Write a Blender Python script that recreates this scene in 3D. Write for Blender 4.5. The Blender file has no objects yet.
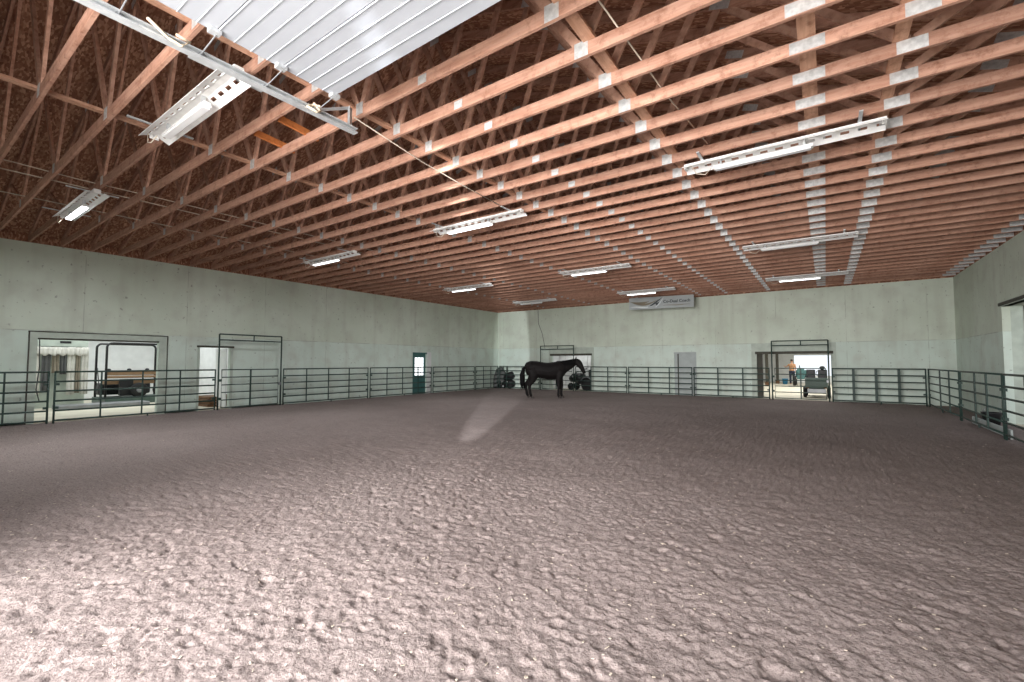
import bpy, bmesh, math, random
import numpy as np
from mathutils import Vector, Matrix
random.seed(7); rng = np.random.default_rng(7)
SC = bpy.context.scene; COL = SC.collection
PI = math.pi
# ------------------------------------------------------------------ camera, world, light, exposure
XL, YB, XR, HT, YF = -16.754, 22.471, 3.881, 4.706, -0.95
EYE = 1.62
cd = bpy.data.cameras.new('camera'); cam = bpy.data.objects.new('camera', cd); COL.objects.link(cam)
cd.sensor_width = 36.0; cd.lens = 448.32 * 36.0 / 1024.0; cd.clip_start = 0.05; cd.clip_end = 300
_r = Vector((0.8196233, 0.5729028, 0.0001517)); _u = Vector((0.0267654, -0.0385564, 0.9988979)); _f = Vector((-0.5722771, 0.8187160, 0.0469357))
cam.matrix_world = Matrix(((_r.x, _u.x, -_f.x, 0), (_r.y, _u.y, -_f.y, 0), (_r.z, _u.z, -_f.z, EYE), (0, 0, 0, 1)))
SC.camera = cam
w = bpy.data.worlds.new('sky'); SC.world = w; w.use_nodes = True
bgn = w.node_tree.nodes['Background']; bgn.inputs[0].default_value = (0.88, 0.94, 1.0, 1); bgn.inputs[1].default_value = 1.2
SC.view_settings.view_transform = 'Standard'; SC.view_settings.look = 'None'
SC.view_settings.gamma = 1.0; SC.view_settings.use_curve_mapping = False; SC.view_settings.exposure = 0.0
SC.cycles.use_denoising = True

def area(name, loc, rot, sx, sy, power, col=(1, 1, 1), spread=180, parent=None):
    l = bpy.data.lights.new(name, 'AREA'); l.shape = 'RECTANGLE'; l.size = sx; l.size_y = sy; l.energy = power; l.color = col
    l.spread = math.radians(spread)
    o = bpy.data.objects.new(name, l); COL.objects.link(o); o.location = loc; o.rotation_euler = rot
    if parent: o.parent = parent
    return o
DOOR_X0, DOOR_X1, DOOR_H = -4.85, -0.10, 4.25
# daylight through the big open door behind the camera
area('door_daylight', ((DOOR_X0 + DOOR_X1) / 2 + 0.9, YF - 6.0, 3.0), (math.radians(86), 0, math.radians(4)), 7.5, 5.0, 4600, (1.0, 0.965, 0.94))
area('door_skylight', ((DOOR_X0 + DOOR_X1) / 2, YF - 0.5, DOOR_H / 2), (PI / 2, 0, 0), DOOR_X1 - DOOR_X0, DOOR_H, 560, (0.97, 0.97, 1.0))
# glint of sun coming in past the door jamb, reaching the far left corner
sl = bpy.data.lights.new('sun_glint', 'SPOT'); sl.energy = 11000; sl.spot_size = math.radians(31); sl.spot_blend = 0.2; sl.shadow_soft_size = 0.12
sl.color = (0.93, 0.97, 1.0)
so = bpy.data.objects.new('sun_glint', sl); COL.objects.link(so); so.location = (-0.9, -1.3, 4.0)
_d = Vector((-15.7, 22.47, 0.3)) - so.location
so.rotation_euler = _d.to_track_quat('-Z', 'Y').to_euler(); so.scale = (0.155, 1, 1)
# area lamps added under the ceilings beyond the walls, standing in for room light
area('lean_to_light', (-21.5, 5.0, 3.1), (0, 0, 0), 6, 6, 260, (0.93, 0.98, 1.0))
area('aisle_light', (-0.8, 31, 2.85), (0, 0, 0), 2.5, 14, 420, (1.0, 0.99, 0.97))
area('alcove_light', (-11.7, 23.3, 2.5), (0, 0, 0), 1.8, 0.8, 14, (1.0, 1.0, 1.0))
LAMP_W = 36

# ------------------------------------------------------------------ materials
def mat(name, col, rough=0.7, metal=0.0, var=0.0, scale=6.0, col2=None, bump=0.0, bscale=40.0, rand=0.0, coord='Object', stretch=(1, 1, 1), emit=None, spec=0.4):
    m = bpy.data.materials.new(name); m.use_nodes = True; nt = m.node_tree; b = nt.nodes['Principled BSDF']; L = nt.links.new
    b.inputs['Roughness'].default_value = rough; b.inputs['Metallic'].default_value = metal
    b.inputs['Specular IOR Level'].default_value = spec
    b.inputs['Base Color'].default_value = (*col, 1)
    tc = nt.nodes.new('ShaderNodeTexCoord'); mp = nt.nodes.new('ShaderNodeMapping'); mp.inputs['Scale'].default_value = stretch
    L(tc.outputs[coord], mp.inputs['Vector'])
    src = None
    if col2 is not None or var:
        n = nt.nodes.new('ShaderNodeTexNoise'); n.inputs['Scale'].default_value = scale; n.inputs['Detail'].default_value = 6
        L(mp.outputs[0], n.inputs['Vector'])
        r = nt.nodes.new('ShaderNodeValToRGB'); r.color_ramp.elements[0].position = 0.32; r.color_ramp.elements[1].position = 0.68
        c2 = col2 if col2 is not None else tuple(c * (1 - var) for c in col)
        r.color_ramp.elements[0].color = (*c2, 1); r.color_ramp.elements[1].color = (*col, 1)
        L(n.outputs['Fac'], r.inputs[0]); src = r.outputs[0]
    if rand:
        oi = nt.nodes.new('ShaderNodeObjectInfo'); hs = nt.nodes.new('ShaderNodeHueSaturation')
        ma = nt.nodes.new('ShaderNodeMath'); ma.operation = 'MULTIPLY_ADD'; ma.inputs[1].default_value = 2 * rand; ma.inputs[2].default_value = 1 - rand
        L(oi.outputs['Random'], ma.inputs[0]); L(ma.outputs[0], hs.inputs['Value'])
        if src: L(src, hs.inputs['Color'])
        else: hs.inputs['Color'].default_value = (*col, 1)
        src = hs.outputs[0]
    if src: L(src, b.inputs['Base Color'])
    if bump:
        n2 = nt.nodes.new('ShaderNodeTexNoise'); n2.inputs['Scale'].default_value = bscale; n2.inputs['Detail'].default_value = 5
        L(mp.outputs[0], n2.inputs['Vector'])
        bp = nt.nodes.new('ShaderNodeBump'); bp.inputs['Strength'].default_value = bump; bp.inputs['Distance'].default_value = 0.02
        L(n2.outputs['Fac'], bp.inputs['Height']); L(bp.outputs[0], b.inputs['Normal'])
    if emit:
        b.inputs['Emission Color'].default_value = (*emit[0], 1); b.inputs['Emission Strength'].default_value = emit[1]
    return m

def wood(name, light, dark, stretch, rand=0.16):
    m = mat(name, light, rough=0.8, scale=5, col2=dark, rand=rand, stretch=stretch, bump=0.15, bscale=14, spec=0.2)
    nt = m.node_tree; L = nt.links.new; b = nt.nodes['Principled BSDF']; src = b.inputs['Base Color'].links[0].from_socket
    g = nt.nodes.new('ShaderNodeNewGeometry'); n = nt.nodes.new('ShaderNodeTexNoise'); n.inputs['Scale'].default_value = 9; n.inputs['Detail'].default_value = 7; n.inputs['Roughness'].default_value = .7
    L(g.outputs['Position'], n.inputs['Vector'])
    r = nt.nodes.new('ShaderNodeValToRGB'); r.color_ramp.elements[0].position = .50; r.color_ramp.elements[1].position = .72; r.color_ramp.elements[1].color = (.8, .8, .8, 1)
    L(n.outputs['Fac'], r.inputs[0]); x = nt.nodes.new('ShaderNodeMix'); x.data_type = 'RGBA'; L(r.outputs[0], x.inputs[0]); L(src, x.inputs[6])
    x.inputs[7].default_value = (dark[0] * .55, dark[1] * .45, dark[2] * .40, 1); L(x.outputs[2], b.inputs['Base Color'])
    return m
M = {}
W1, W2 = (0.50, 0.295, 0.215), (0.37, 0.19, 0.13)
M['chord'] = wood('pine_chord', W1, W2, (0.5, 6, 6))
M['web'] = wood('pine_web', (0.56, 0.34, 0.25), (0.42, 0.23, 0.16), (2.2, 2.2, 2.2), 0.2)
M['brace'] = wood('pine_brace', (0.60, 0.36, 0.25), (0.46, 0.25, 0.16), (6, 0.5, 6))
M['orange_wood'] = wood('fresh_board', (0.70, 0.27, 0.09), (0.6, 0.2, 0.06), (4, 1, 4), 0.05)
M['plate'] = mat('galvanised_plate', (0.60, 0.60, 0.59), rough=0.5, metal=0.25, var=0.3, scale=25, rand=0.12)
M['galv'] = mat('galvanised_track', (0.62, 0.64, 0.65), rough=0.4, metal=0.45, var=0.2, scale=12)
M['white_metal'] = mat('white_enamel', (0.86, 0.85, 0.83), rough=0.45, var=0.12, scale=9)
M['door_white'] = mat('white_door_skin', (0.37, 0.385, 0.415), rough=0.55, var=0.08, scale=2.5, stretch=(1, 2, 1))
M['tube_on'] = mat('lit_diffuser', (0.9, 0.9, 0.9), emit=((0.95, 0.99, 1.0), 3.5))
M['tube_bright'] = mat('brightly_lit_diffuser', (0.9, 0.9, 0.9), emit=((0.92, 0.98, 1.0), 9.0))
M['tube_off'] = mat('unlit_diffuser', (0.80, 0.80, 0.80), rough=0.35)
M['fence'] = mat('dark_green_paint', (0.032, 0.062, 0.052), rough=0.5, var=0.3, scale=8, rand=0.1)
M['cord'] = mat('pale_cord', (0.60, 0.52, 0.42), rough=0.7)
M['darkwire'] = mat('dark_wire', (0.05, 0.05, 0.05), rough=0.6)
M['trim'] = mat('painted_trim', (0.50, 0.56, 0.49), rough=0.7, var=0.18, scale=5)
M['dark_trim'] = mat('dark_trim', (0.07, 0.065, 0.05), rough=0.7, var=0.3, scale=6)
M['white_paint'] = mat('white_paint', (0.74, 0.75, 0.74), rough=0.6, var=0.12, scale=3)
M['grey_door'] = mat('grey_door_paint', (0.40, 0.44, 0.43), rough=0.5, var=0.15, scale=4)
M['green_door'] = mat('green_door_paint', (0.06, 0.16, 0.15), rough=0.5, var=0.2, scale=6)
M['concrete'] = mat('concrete', (0.62, 0.58, 0.47), rough=0.85, var=0.2, scale=1.2, bump=0.1)
M['black'] = mat('black_plastic', (0.013, 0.013, 0.014), rough=0.45)
M['rubber'] = mat('black_rubber', (0.012, 0.012, 0.012), rough=0.8)
M['tan_seat'] = mat('tan_vinyl', (0.30, 0.185, 0.10), rough=0.5, var=0.15)
M['grey_metal'] = mat('grey_metal', (0.30, 0.31, 0.32), rough=0.45, metal=0.5, var=0.2)
M['cart_green'] = mat('cart_green', (0.08, 0.12, 0.10), rough=0.5, var=0.2)
M['teal'] = mat('teal_paint', (0.045, 0.13, 0.125), rough=0.5, var=0.15)
M['blue'] = mat('blue_plastic', (0.03, 0.20, 0.36), rough=0.45)
M['tarp'] = mat('grey_tarp', (0.095, 0.10, 0.095), rough=0.8, var=0.3, scale=5, bump=0.5, bscale=8)
M['horse'] = mat('dark_bay_coat', (0.011, 0.009, 0.009), spec=0.15, rough=0.6, var=0.35, scale=7)
M['mane'] = mat('black_hair', (0.005, 0.0045, 0.005), rough=0.8, spec=0.1)
M['hoof'] = mat('hoof', (0.06, 0.05, 0.045), rough=0.7)
M['eye'] = mat('dark_eye', (0.01, 0.008, 0.006), rough=0.1)
M['skin'] = mat('skin', (0.52, 0.29, 0.19), rough=0.6)
M['shirt'] = mat('tan_shirt', (0.42, 0.22, 0.11), rough=0.85)
M['jeans'] = mat('dark_jeans', (0.025, 0.03, 0.05), rough=0.85)
M['hair'] = mat('brown_hair', (0.035, 0.02, 0.012), rough=0.7)
M['blanket_w'] = mat('white_cloth', (0.70, 0.68, 0.62), rough=0.9, var=0.25, scale=4)
M['blanket_g'] = mat('grey_cloth', (0.12, 0.12, 0.12), rough=0.9, var=0.25, scale=4)
M['blanket_b'] = mat('brown_grey_cloth', (0.30, 0.26, 0.20), rough=0.9, var=0.3, scale=4)
M['rope'] = mat('pale_rope', (0.62, 0.50, 0.36), rough=0.9)
M['brown_wood'] = mat('brown_wood', (0.17, 0.085, 0.04), rough=0.8, var=0.4, scale=5)
M['banner'] = mat('banner_vinyl', (0.36, 0.39, 0.39), rough=0.5, var=0.1, scale=5)
M['banner_dark'] = mat('banner_ink', (0.045, 0.055, 0.06), rough=0.6)
M['banner_tan'] = mat('banner_tan_ink', (0.20, 0.17, 0.12), rough=0.6)
M['banner_pale'] = mat('banner_pale_ink', (0.62, 0.67, 0.67), rough=0.6)
M['straw'] = mat('straw_chip', (0.56, 0.48, 0.39), rough=0.9, var=0.4, scale=30)
M['glow_pane'] = mat('daylit_pane', (0.9, 0.92, 0.95), emit=((0.93, 0.97, 1.0), 1.5))

def wall_mat():
    m = bpy.data.materials.new('painted_wall_board'); m.use_nodes = True; nt = m.node_tree; L = nt.links.new; b = nt.nodes['Principled BSDF']
    b.inputs['Roughness'].default_value = 0.75; b.inputs['Specular IOR Level'].default_value = 0.25
    g = nt.nodes.new('ShaderNodeNewGeometry'); N = nt.nodes.new
    sp = N('ShaderNodeSeparateXYZ'); L(g.outputs['Position'], sp.inputs[0])
    def noise(sc, det=5, vec=None, st=None):
        n = N('ShaderNodeTexNoise'); n.inputs['Scale'].default_value = sc; n.inputs['Detail'].default_value = det
        if st:
            mp = N('ShaderNodeMapping'); mp.inputs['Scale'].default_value = st; L(g.outputs['Position'], mp.inputs['Vector']); L(mp.outputs[0], n.inputs['Vector'])
        else: L(g.outputs['Position'], n.inputs['Vector'])
        return n.outputs['Fac']
    def ramp(src, p0, p1, c0=(0, 0, 0, 1), c1=(1, 1, 1, 1)):
        r = N('ShaderNodeValToRGB'); r.color_ramp.elements[0].position = p0; r.color_ramp.elements[1].position = p1
        r.color_ramp.elements[0].color = c0; r.color_ramp.elements[1].color = c1; L(src, r.inputs[0]); return r.outputs[0]
    def mix(fac, a, bb):
        x = N('ShaderNodeMix'); x.data_type = 'RGBA'
        if isinstance(fac, float): x.inputs[0].default_value = fac
        else: L(fac, x.inputs[0])
        for i, v in ((6, a), (7, bb)):
            if isinstance(v, tuple): x.inputs[i].default_value = v
            else: L(v, x.inputs[i])
        return x.outputs[2]
    def math_(op, a, bb=0.0, c=0.0):
        x = N('ShaderNodeMath'); x.operation = op
        for i, v in enumerate((a, bb, c)):
            if isinstance(v, (int, float)): x.inputs[i].default_value = v
            else: L(v, x.inputs[i])
        return x.outputs[0]
    up = mix(ramp(noise(0.55), .35, .65), (0.56, 0.62, 0.52, 1), (0.635, 0.695, 0.60, 1))
    lo = mix(ramp(noise(0.8), .35, .65), (0.57, 0.655, 0.585, 1), (0.63, 0.72, 0.65, 1))
    h = math_('GREATER_THAN', sp.outputs['Z'], 2.44)
    c = mix(h, lo, up)
    # greyish smudges
    c = mix(math_('MULTIPLY', ramp(noise(1.9, 9), .48, .74), 0.5), c, (0.47, 0.48, 0.42, 1))
    # vertical streaks of dust
    c = mix(math_('MULTIPLY', ramp(noise(1.0, 6, st=(3.0, 3.0, 0.25)), .52, .80), 0.40), c, (0.42, 0.42, 0.36, 1))
    # dark specks, thicker along the seams
    c = mix(math_('MULTIPLY', ramp(noise(11.0, 4), .66, .72), 0.5), c, (0.13, 0.12, 0.10, 1))
    # panel seams : horizontal at 2.44 m, vertical every 1.22 m
    hz = math_('LESS_THAN', math_('ABSOLUTE', math_('SUBTRACT', sp.outputs['Z'], 2.44)), 0.012)
    u = math_('ADD', sp.outputs['X'], sp.outputs['Y'])
    fr = math_('ABSOLUTE', math_('SUBTRACT', math_('FRACT', math_('DIVIDE', u, 2.44)), 0.5))
    vs = math_('LESS_THAN', fr, 0.0035)
    seam = math_('MAXIMUM', hz, vs)
    seam = math_('MULTIPLY', seam, ramp(noise(2.2, 3), .40, .62))
    c = mix(math_('MULTIPLY', seam, 0.42), c, (0.16, 0.16, 0.13, 1))
    L(c, b.inputs['Base Color'])
    bp = N('ShaderNodeBump'); bp.inputs['Strength'].default_value = 0.25; bp.inputs['Distance'].default_value = 0.02
    L(noise(3.0, 6), bp.inputs['Height']); L(bp.outputs[0], b.inputs['Normal'])
    return m
M['wall'] = wall_mat()

def osb_mat():
    m = bpy.data.materials.new('strand_board'); m.use_nodes = True; nt = m.node_tree; L = nt.links.new; N = nt.nodes.new; b = nt.nodes['Principled BSDF']
    b.inputs['Roughness'].default_value = 0.8; b.inputs['Specular IOR Level'].default_value = 0.2
    g = nt.nodes.new('ShaderNodeNewGeometry'); mp = N('ShaderNodeMapping'); mp.inputs['Scale'].default_value = (14, 34, 14)
    L(g.outputs['Position'], mp.inputs['Vector'])
    v = N('ShaderNodeTexVoronoi'); v.inputs['Scale'].default_value = 1.0; L(mp.outputs[0], v.inputs['Vector'])
    r = N('ShaderNodeValToRGB'); e = r.color_ramp.elements
    e[0].position = 0.0; e[0].color = (0.25, 0.108, 0.066, 1); e[1].position = 1.0; e[1].color = (0.66, 0.38, 0.25, 1)
    k = e.new(0.55); k.color = (0.37, 0.175, 0.108, 1)
    sp = N('ShaderNodeSeparateColor'); L(v.outputs['Color'], sp.inputs[0]); L(sp.outputs[0], r.inputs[0])
    n = N('ShaderNodeTexNoise'); n.inputs['Scale'].default_value = 1.1; n.inputs['Detail'].default_value = 4; L(g.outputs['Position'], n.inputs['Vector'])
    mx = N('ShaderNodeMix'); mx.data_type = 'RGBA'; mx.blend_type = 'MULTIPLY'; mx.inputs[0].default_value = 0.3
    L(r.outputs[0], mx.inputs[6]); L(n.outputs['Fac'], mx.inputs[7]); L(mx.outputs[2], b.inputs['Base Color'])
    return m
M['osb'] = osb_mat()

def soil_mat():
    m = bpy.data.materials.new('arena_footing'); m.use_nodes = True; nt = m.node_tree; L = nt.links.new; N = nt.nodes.new; b = nt.nodes['Principled BSDF']
    b.inputs['Roughness'].default_value = 0.95; b.inputs['Specular IOR Level'].default_value = 0.1
    g = N('ShaderNodeNewGeometry')
    def noise(sc, det=6):
        n = N('ShaderNodeTexNoise'); n.inputs['Scale'].default_value = sc; n.inputs['Detail'].default_value = det; n.inputs['Roughness'].default_value = 0.65
        L(g.outputs['Position'], n.inputs['Vector']); return n.outputs['Fac']
    def ramp(src, p0, p1, c0, c1):
        r = N('ShaderNodeValToRGB'); r.color_ramp.elements[0].position = p0; r.color_ramp.elements[1].position = p1
        r.color_ramp.elements[0].color = c0; r.color_ramp.elements[1].color = c1; L(src, r.inputs[0]); return r.outputs[0]
    def mix(fac, a, bb, mode='MIX'):
        x = N('ShaderNodeMix'); x.data_type = 'RGBA'; x.blend_type = mode
        if isinstance(fac, float): x.inputs[0].default_value = fac
        else: L(fac, x.inputs[0])
        for i, v in ((6, a), (7, bb)):
            if isinstance(v, tuple): x.inputs[i].default_value = v
            else: L(v, x.inputs[i])
        return x.outputs[2]
    big = ramp(noise(0.5, 4), .35, .65, (0.232, 0.189, 0.177, 1), (0.270, 0.224, 0.211, 1))
    c = mix(ramp(noise(45, 4), .34, .50, (1, 1, 1, 1), (0, 0, 0, 1)), big, (0.115, 0.088, 0.082, 1))
    c = mix(ramp(noise(60, 3), .60, .70, (0, 0, 0, 1), (0.7, 0.7, 0.7, 1)), c, (0.38, 0.32, 0.30, 1))
    L(c, b.inputs['Base Color'])
    bp = N('ShaderNodeBump'); bp.inputs['Strength'].default_value = 0.62; bp.inputs['Distance'].default_value = 0.03
    L(noise(48, 9), bp.inputs['Height']); L(bp.outputs[0], b.inputs['Normal'])
    return m
M['soil'] = soil_mat()

# ------------------------------------------------------------------ mesh helpers
class MB:
    def __init__(s): s.v = []; s.f = []
    def add(s, vs, fs):
        k = len(s.v); s.v += [tuple(v) for v in vs]; s.f += [tuple(i + k for i in f) for f in fs]; return s
    def box(s, x0, x1, y0, y1, z0, z1):
        return s.add([(x0, y0, z0), (x1, y0, z0), (x1, y1, z0), (x0, y1, z0), (x0, y0, z1), (x1, y0, z1), (x1, y1, z1), (x0, y1, z1)],
                     [(0, 3, 2, 1), (4, 5, 6, 7), (0, 1, 5, 4), (1, 2, 6, 5), (2, 3, 7, 6), (3, 0, 4, 7)])
    def beam(s, p, q, side, a, bth):
        """box bar from p to q; full width a along 'side', full width bth along the third axis"""
        p, q = Vector(p), Vector(q); d = (q - p).normalized(); sd = Vector(side); sd = (sd - d * sd.dot(d)).normalized(); t = d.cross(sd)
        vs = [e + sd * (a / 2 * i) + t * (bth / 2 * j) for e in (p, q) for i, j in ((-1, -1), (1, -1), (1, 1), (-1, 1))]
        return s.add(vs, [(0, 3, 2, 1), (4, 5, 6, 7), (0, 1, 5, 4), (1, 2, 6, 5), (2, 3, 7, 6), (3, 0, 4, 7)])
    def tube(s, pts, r, n=8, closed=False):
        pts = [Vector(p) for p in pts]; rr = r if isinstance(r, (list, tuple)) else [r] * len(pts)
        rings = []; up = None
        for i, p in enumerate(pts):
            if closed: d = pts[(i + 1) % len(pts)] - pts[i - 1]
            else: d = (pts[min(i + 1, len(pts) - 1)] - pts[max(i - 1, 0)])
            d.normalize()
            if up is None or abs(up.dot(d)) > 0.97: up = Vector((0, 0, 1)) if abs(d.z) < 0.9 else Vector((1, 0, 0))
            a = d.cross(up).normalized(); b2 = a.cross(d).normalized(); up = b2
            ra = rr[i] if not isinstance(rr[i], tuple) else rr[i]
            r1, r2 = ra if isinstance(ra, tuple) else (ra, ra)
            rings.append([p + a * (r1 * math.cos(2 * PI * k / n)) + b2 * (r2 * math.sin(2 * PI * k / n)) for k in range(n)])
        vs = [v for rg in rings for v in rg]; fs = []; m = len(rings)
        for i in range(m if closed else m - 1):
            j = (i + 1) % m
            for k in range(n): fs.append((i * n + k, i * n + (k + 1) % n, j * n + (k + 1) % n, j * n + k))
        if not closed: fs += [tuple(range(n - 1, -1, -1)), tuple((m - 1) * n + k for k in range(n))]
        return s.add(vs, fs)
    def lathe(s, prof, axis_o, axis_d, n=20):
        """closed surface of revolution; prof = [(r, h)...]"""
        o = Vector(axis_o); d = Vector(axis_d).normalized(); a = d.orthogonal().normalized(); b2 = d.cross(a)
        vs = [o + d * h + (a * math.cos(2 * PI * k / n) + b2 * math.sin(2 * PI * k / n)) * r for r, h in prof for k in range(n)]
        m = len(prof); fs = [(i * n + k, i * n + (k + 1) % n, (i + 1) * n + (k + 1) % n, (i + 1) * n + k) for i in range(m - 1) for k in range(n)]
        fs += [tuple(range(n - 1, -1, -1)), tuple((m - 1) * n + k for k in range(n))]
        return s.add(vs, fs)
    def ball(s, c, rx, ry, rz, n=12, m=8):
        c = Vector(c); vs = [c + Vector((0, 0, -rz))]
        for i in range(1, m):
            t = -PI / 2 + PI * i / m
            vs += [c + Vector((rx * math.cos(t) * math.cos(2 * PI * k / n), ry * math.cos(t) * math.sin(2 * PI * k / n), rz * math.sin(t))) for k in range(n)]
        vs.append(c + Vector((0, 0, rz))); T = len(vs) - 1
        fs = [(0, 1 + (k + 1) % n, 1 + k) for k in range(n)]
        for i in range(m - 2):
            for k in range(n): fs.append((1 + i * n + k, 1 + i * n + (k + 1) % n, 1 + (i + 1) * n + (k + 1) % n, 1 + (i + 1) * n + k))
        fs += [(1 + (m - 2) * n + k, 1 + (m - 2) * n + (k + 1) % n, T) for k in range(n)]
        return s.add(vs, fs)
    def build(s, name, m, parent=None, smooth=False, bevel=0.0):
        me = bpy.data.meshes.new(name); me.from_pydata(s.v, [], s.f); me.update()
        bm = bmesh.new(); bm.from_mesh(me); bmesh.ops.recalc_face_normals(bm, faces=bm.faces); bm.to_mesh(me); bm.free()
        if smooth: me.polygons.foreach_set('use_smooth', [True] * len(me.polygons))
        me.materials.append(M[m] if isinstance(m, str) else m)
        o = bpy.data.objects.new(name, me); COL.objects.link(o)
        if parent: o.parent = parent
        if bevel:
            bv = o.modifiers.new('bevel', 'BEVEL'); bv.width = bevel; bv.segments = 2; bv.limit_method = 'ANGLE'
        return o
def tag(o, label, cat, group=None, kind=None):
    o['label'] = label; o['category'] = cat
    if group: o['group'] = group
    if kind: o['kind'] = kind
    return o
def empty(name, loc=(0, 0, 0), rz=0, label=None, cat=None, group=None):
    o = bpy.data.objects.new(name, None); COL.objects.link(o); o.location = loc; o.rotation_euler = (0, 0, rz); o.empty_display_size = 0.2
    if label: tag(o, label, cat, group)
    return o
def struct(o):
    o['kind'] = 'structure'; return o
def copy_tree(o, parent=None):
    c = o.copy(); COL.objects.link(c)
    if parent: c.parent = parent
    for ch in list(o.children): copy_tree(ch, c)
    return c

# ------------------------------------------------------------------ room shell
def wall_cells(name, axis, c0, c1, u0, u1, z0, z1, holes, m='wall'):
    """wall slab with rectangular openings. axis 'x': slab spans c0..c1 in x and u = y; axis 'y': spans c0..c1 in y, u = x"""
    us = sorted({u0, u1, *[h[0] for h in holes], *[h[1] for h in holes]}); zs = sorted({z0, z1, *[h[2] for h in holes], *[h[3] for h in holes]})
    b = MB()
    for i in range(len(us) - 1):
        j = 0
        while j < len(zs) - 1:
            um, zm = (us[i] + us[i + 1]) / 2, (zs[j] + zs[j + 1]) / 2
            if any(h[0] < um < h[1] and h[2] < zm < h[3] for h in holes): j += 1; continue
            k = j
            while k + 1 < len(zs) - 1 and not any(h[0] < um < h[1] and h[2] < (zs[k + 1] + zs[k + 2]) / 2 < h[3] for h in holes): k += 1
            if axis == 'x': b.box(c0, c1, us[i], us[i + 1], zs[j], zs[k + 1])
            else: b.box(us[i], us[i + 1], c0, c1, zs[j], zs[k + 1])
            j = k + 1
    return struct(b.build(name, m))
LH = [(2.47, 5.06, -0.3, 2.25), (6.16, 7.08, -0.3, 2.10), (15.42, 16.34, -0.3, 2.06)]
wall_cells('wall_left', 'x', XL - 0.16, XL, YF - 0.16, YB + 0.16, -0.35, HT, LH)
BH = [(-12.90, -10.46, -0.3, 2.08), (-6.05, -5.05, -0.3, 2.08), (-2.50, 0.18, -0.3, 2.05)]
wall_cells('wall_back', 'y', YB, YB + 0.16, XL, XR, -0.35, HT, BH)
RH = [(12.6, 17.25, -0.3, 3.10)]
wall_cells('wall_right', 'x', XR, XR + 0.16, YF - 0.16, YB + 0.16, -0.35, HT, RH)
wall_cells('wall_front', 'y', YF - 0.16, YF, XL, XR, -0.35, HT, [(DOOR_X0, DOOR_X1, -0.35, DOOR_H)])
# roof: two slopes of strand board over the trusses, and the gable ends
XC, SL = (XL + XR) / 2, 1 / 3
def zr(x): return HT + 0.24 + (XR + 0.15 - abs(x - XC) - XC) * SL if True else 0
b = MB()
x0, x1 = XL - 0.4, XR + 0.4; y0, y1 = YF - 0.4, YB + 0.4
zt = lambda x: HT + 0.22 + (XR - XC - abs(x - XC)) * SL
for (a, c) in ((x0, XC), (XC, x1)):
    b.add([(a, y0, zt(a)), (c, y0, zt(c)), (c, y1, zt(c)), (a, y1, zt(a)), (a, y0, zt(a) + .02), (c, y0, zt(c) + .02), (c, y1, zt(c) + .02), (a, y1, zt(a) + .02)],
          [(0, 3, 2, 1), (4, 5, 6, 7), (0, 1, 5, 4), (1, 2, 6, 5), (2, 3, 7, 6), (3, 0, 4, 7)])
struct(b.build('ceiling', 'osb'))
for nm, ya in (('wall_gable_back', YB), ('wall_gable_front', YF - 0.16)):
    b = MB(); pr = [(XL - .16, HT), (XR + .16, HT), (XR + .16, zt(XR + .16)), (XC, zt(XC)), (XL - .16, zt(XL - .16))]
    b.add([(x, ya, z) for x, z in pr] + [(x, ya + .16, z) for x, z in pr], [(4, 3, 2, 1, 0), (5, 6, 7, 8, 9)] + [(i, (i + 1) % 5, 5 + (i + 1) % 5, 5 + i) for i in range(5)])
    struct(b.build(nm, 'osb'))
for nm, xa in (('trim_eave_left', XL - .16), ('trim_eave_right', XR)):
    struct(MB().box(xa, xa + .16, YF - .16, YB + .16, HT, zt(XR) - 0.005).build(nm, 'osb'))

# soil floor with real relief: broad undulation, clods and hoof prints, heaped up along the fences
def graded(lo, hi, f0, f1, fine, grow, mx):
    xs = list(np.arange(f0, f1, fine)); s = fine
    x = xs[-1]
    while x < hi:
        s = min(s * grow, mx); x += s; xs.append(min(x, hi))
    s = fine; x = xs[0]; pre = []
    while x > lo:
        s = min(s * grow, mx); x -= s; pre.append(max(x, lo))
    return np.array(pre[::-1] + xs)
gx = graded(XL - 0.05, XR + 0.05, -5.2, 1.8, 0.014, 1.028, 0.10); gy = graded(YF - 0.3, YB + 0.05, 1.0, 5.2, 0.014, 1.024, 0.12)
GX, GY = np.meshgrid(gx, gy)
def vnoise(x, y, cell, seed):
    r = np.random.default_rng(seed); T = r.random((128, 128)); u = x / cell; v = y / cell; iu = np.floor(u).astype(int); iv = np.floor(v).astype(int); fu = u - iu; fv = v - iv
    fu = fu * fu * (3 - 2 * fu); fv = fv * fv * (3 - 2 * fv); g = lambda a, c: T[a % 128, c % 128]
    return (g(iu, iv) * (1 - fu) + g(iu + 1, iv) * fu) * (1 - fv) + (g(iu, iv + 1) * (1 - fu) + g(iu + 1, iv + 1) * fu) * fv - 0.5
Z = 0.030 * vnoise(GX, GY, 1.3, 1) + 0.012 * vnoise(GX + .3 * GY, GY, 0.45, 2) + 0.008 * vnoise(GX, GY, 0.17, 3) + 0.010 * vnoise(GX + .2 * GY, GY, 0.07, 4) + 0.010 * vnoise(GX, GY, 0.04, 5) + 0.009 * vnoise(GX + .3 * GY, GY - .2 * GX, 0.024, 9)
pit = vnoise(GX, GY + .15 * GX, 0.065, 6) + .7 * vnoise(GX + .1 * GY, GY, 0.037, 7) + .25 * vnoise(GX, GY, 0.7, 8)
Z -= 0.045 * np.clip(pit - .24, 0, .5)                         # small kicked-up pits between the clods
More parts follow.
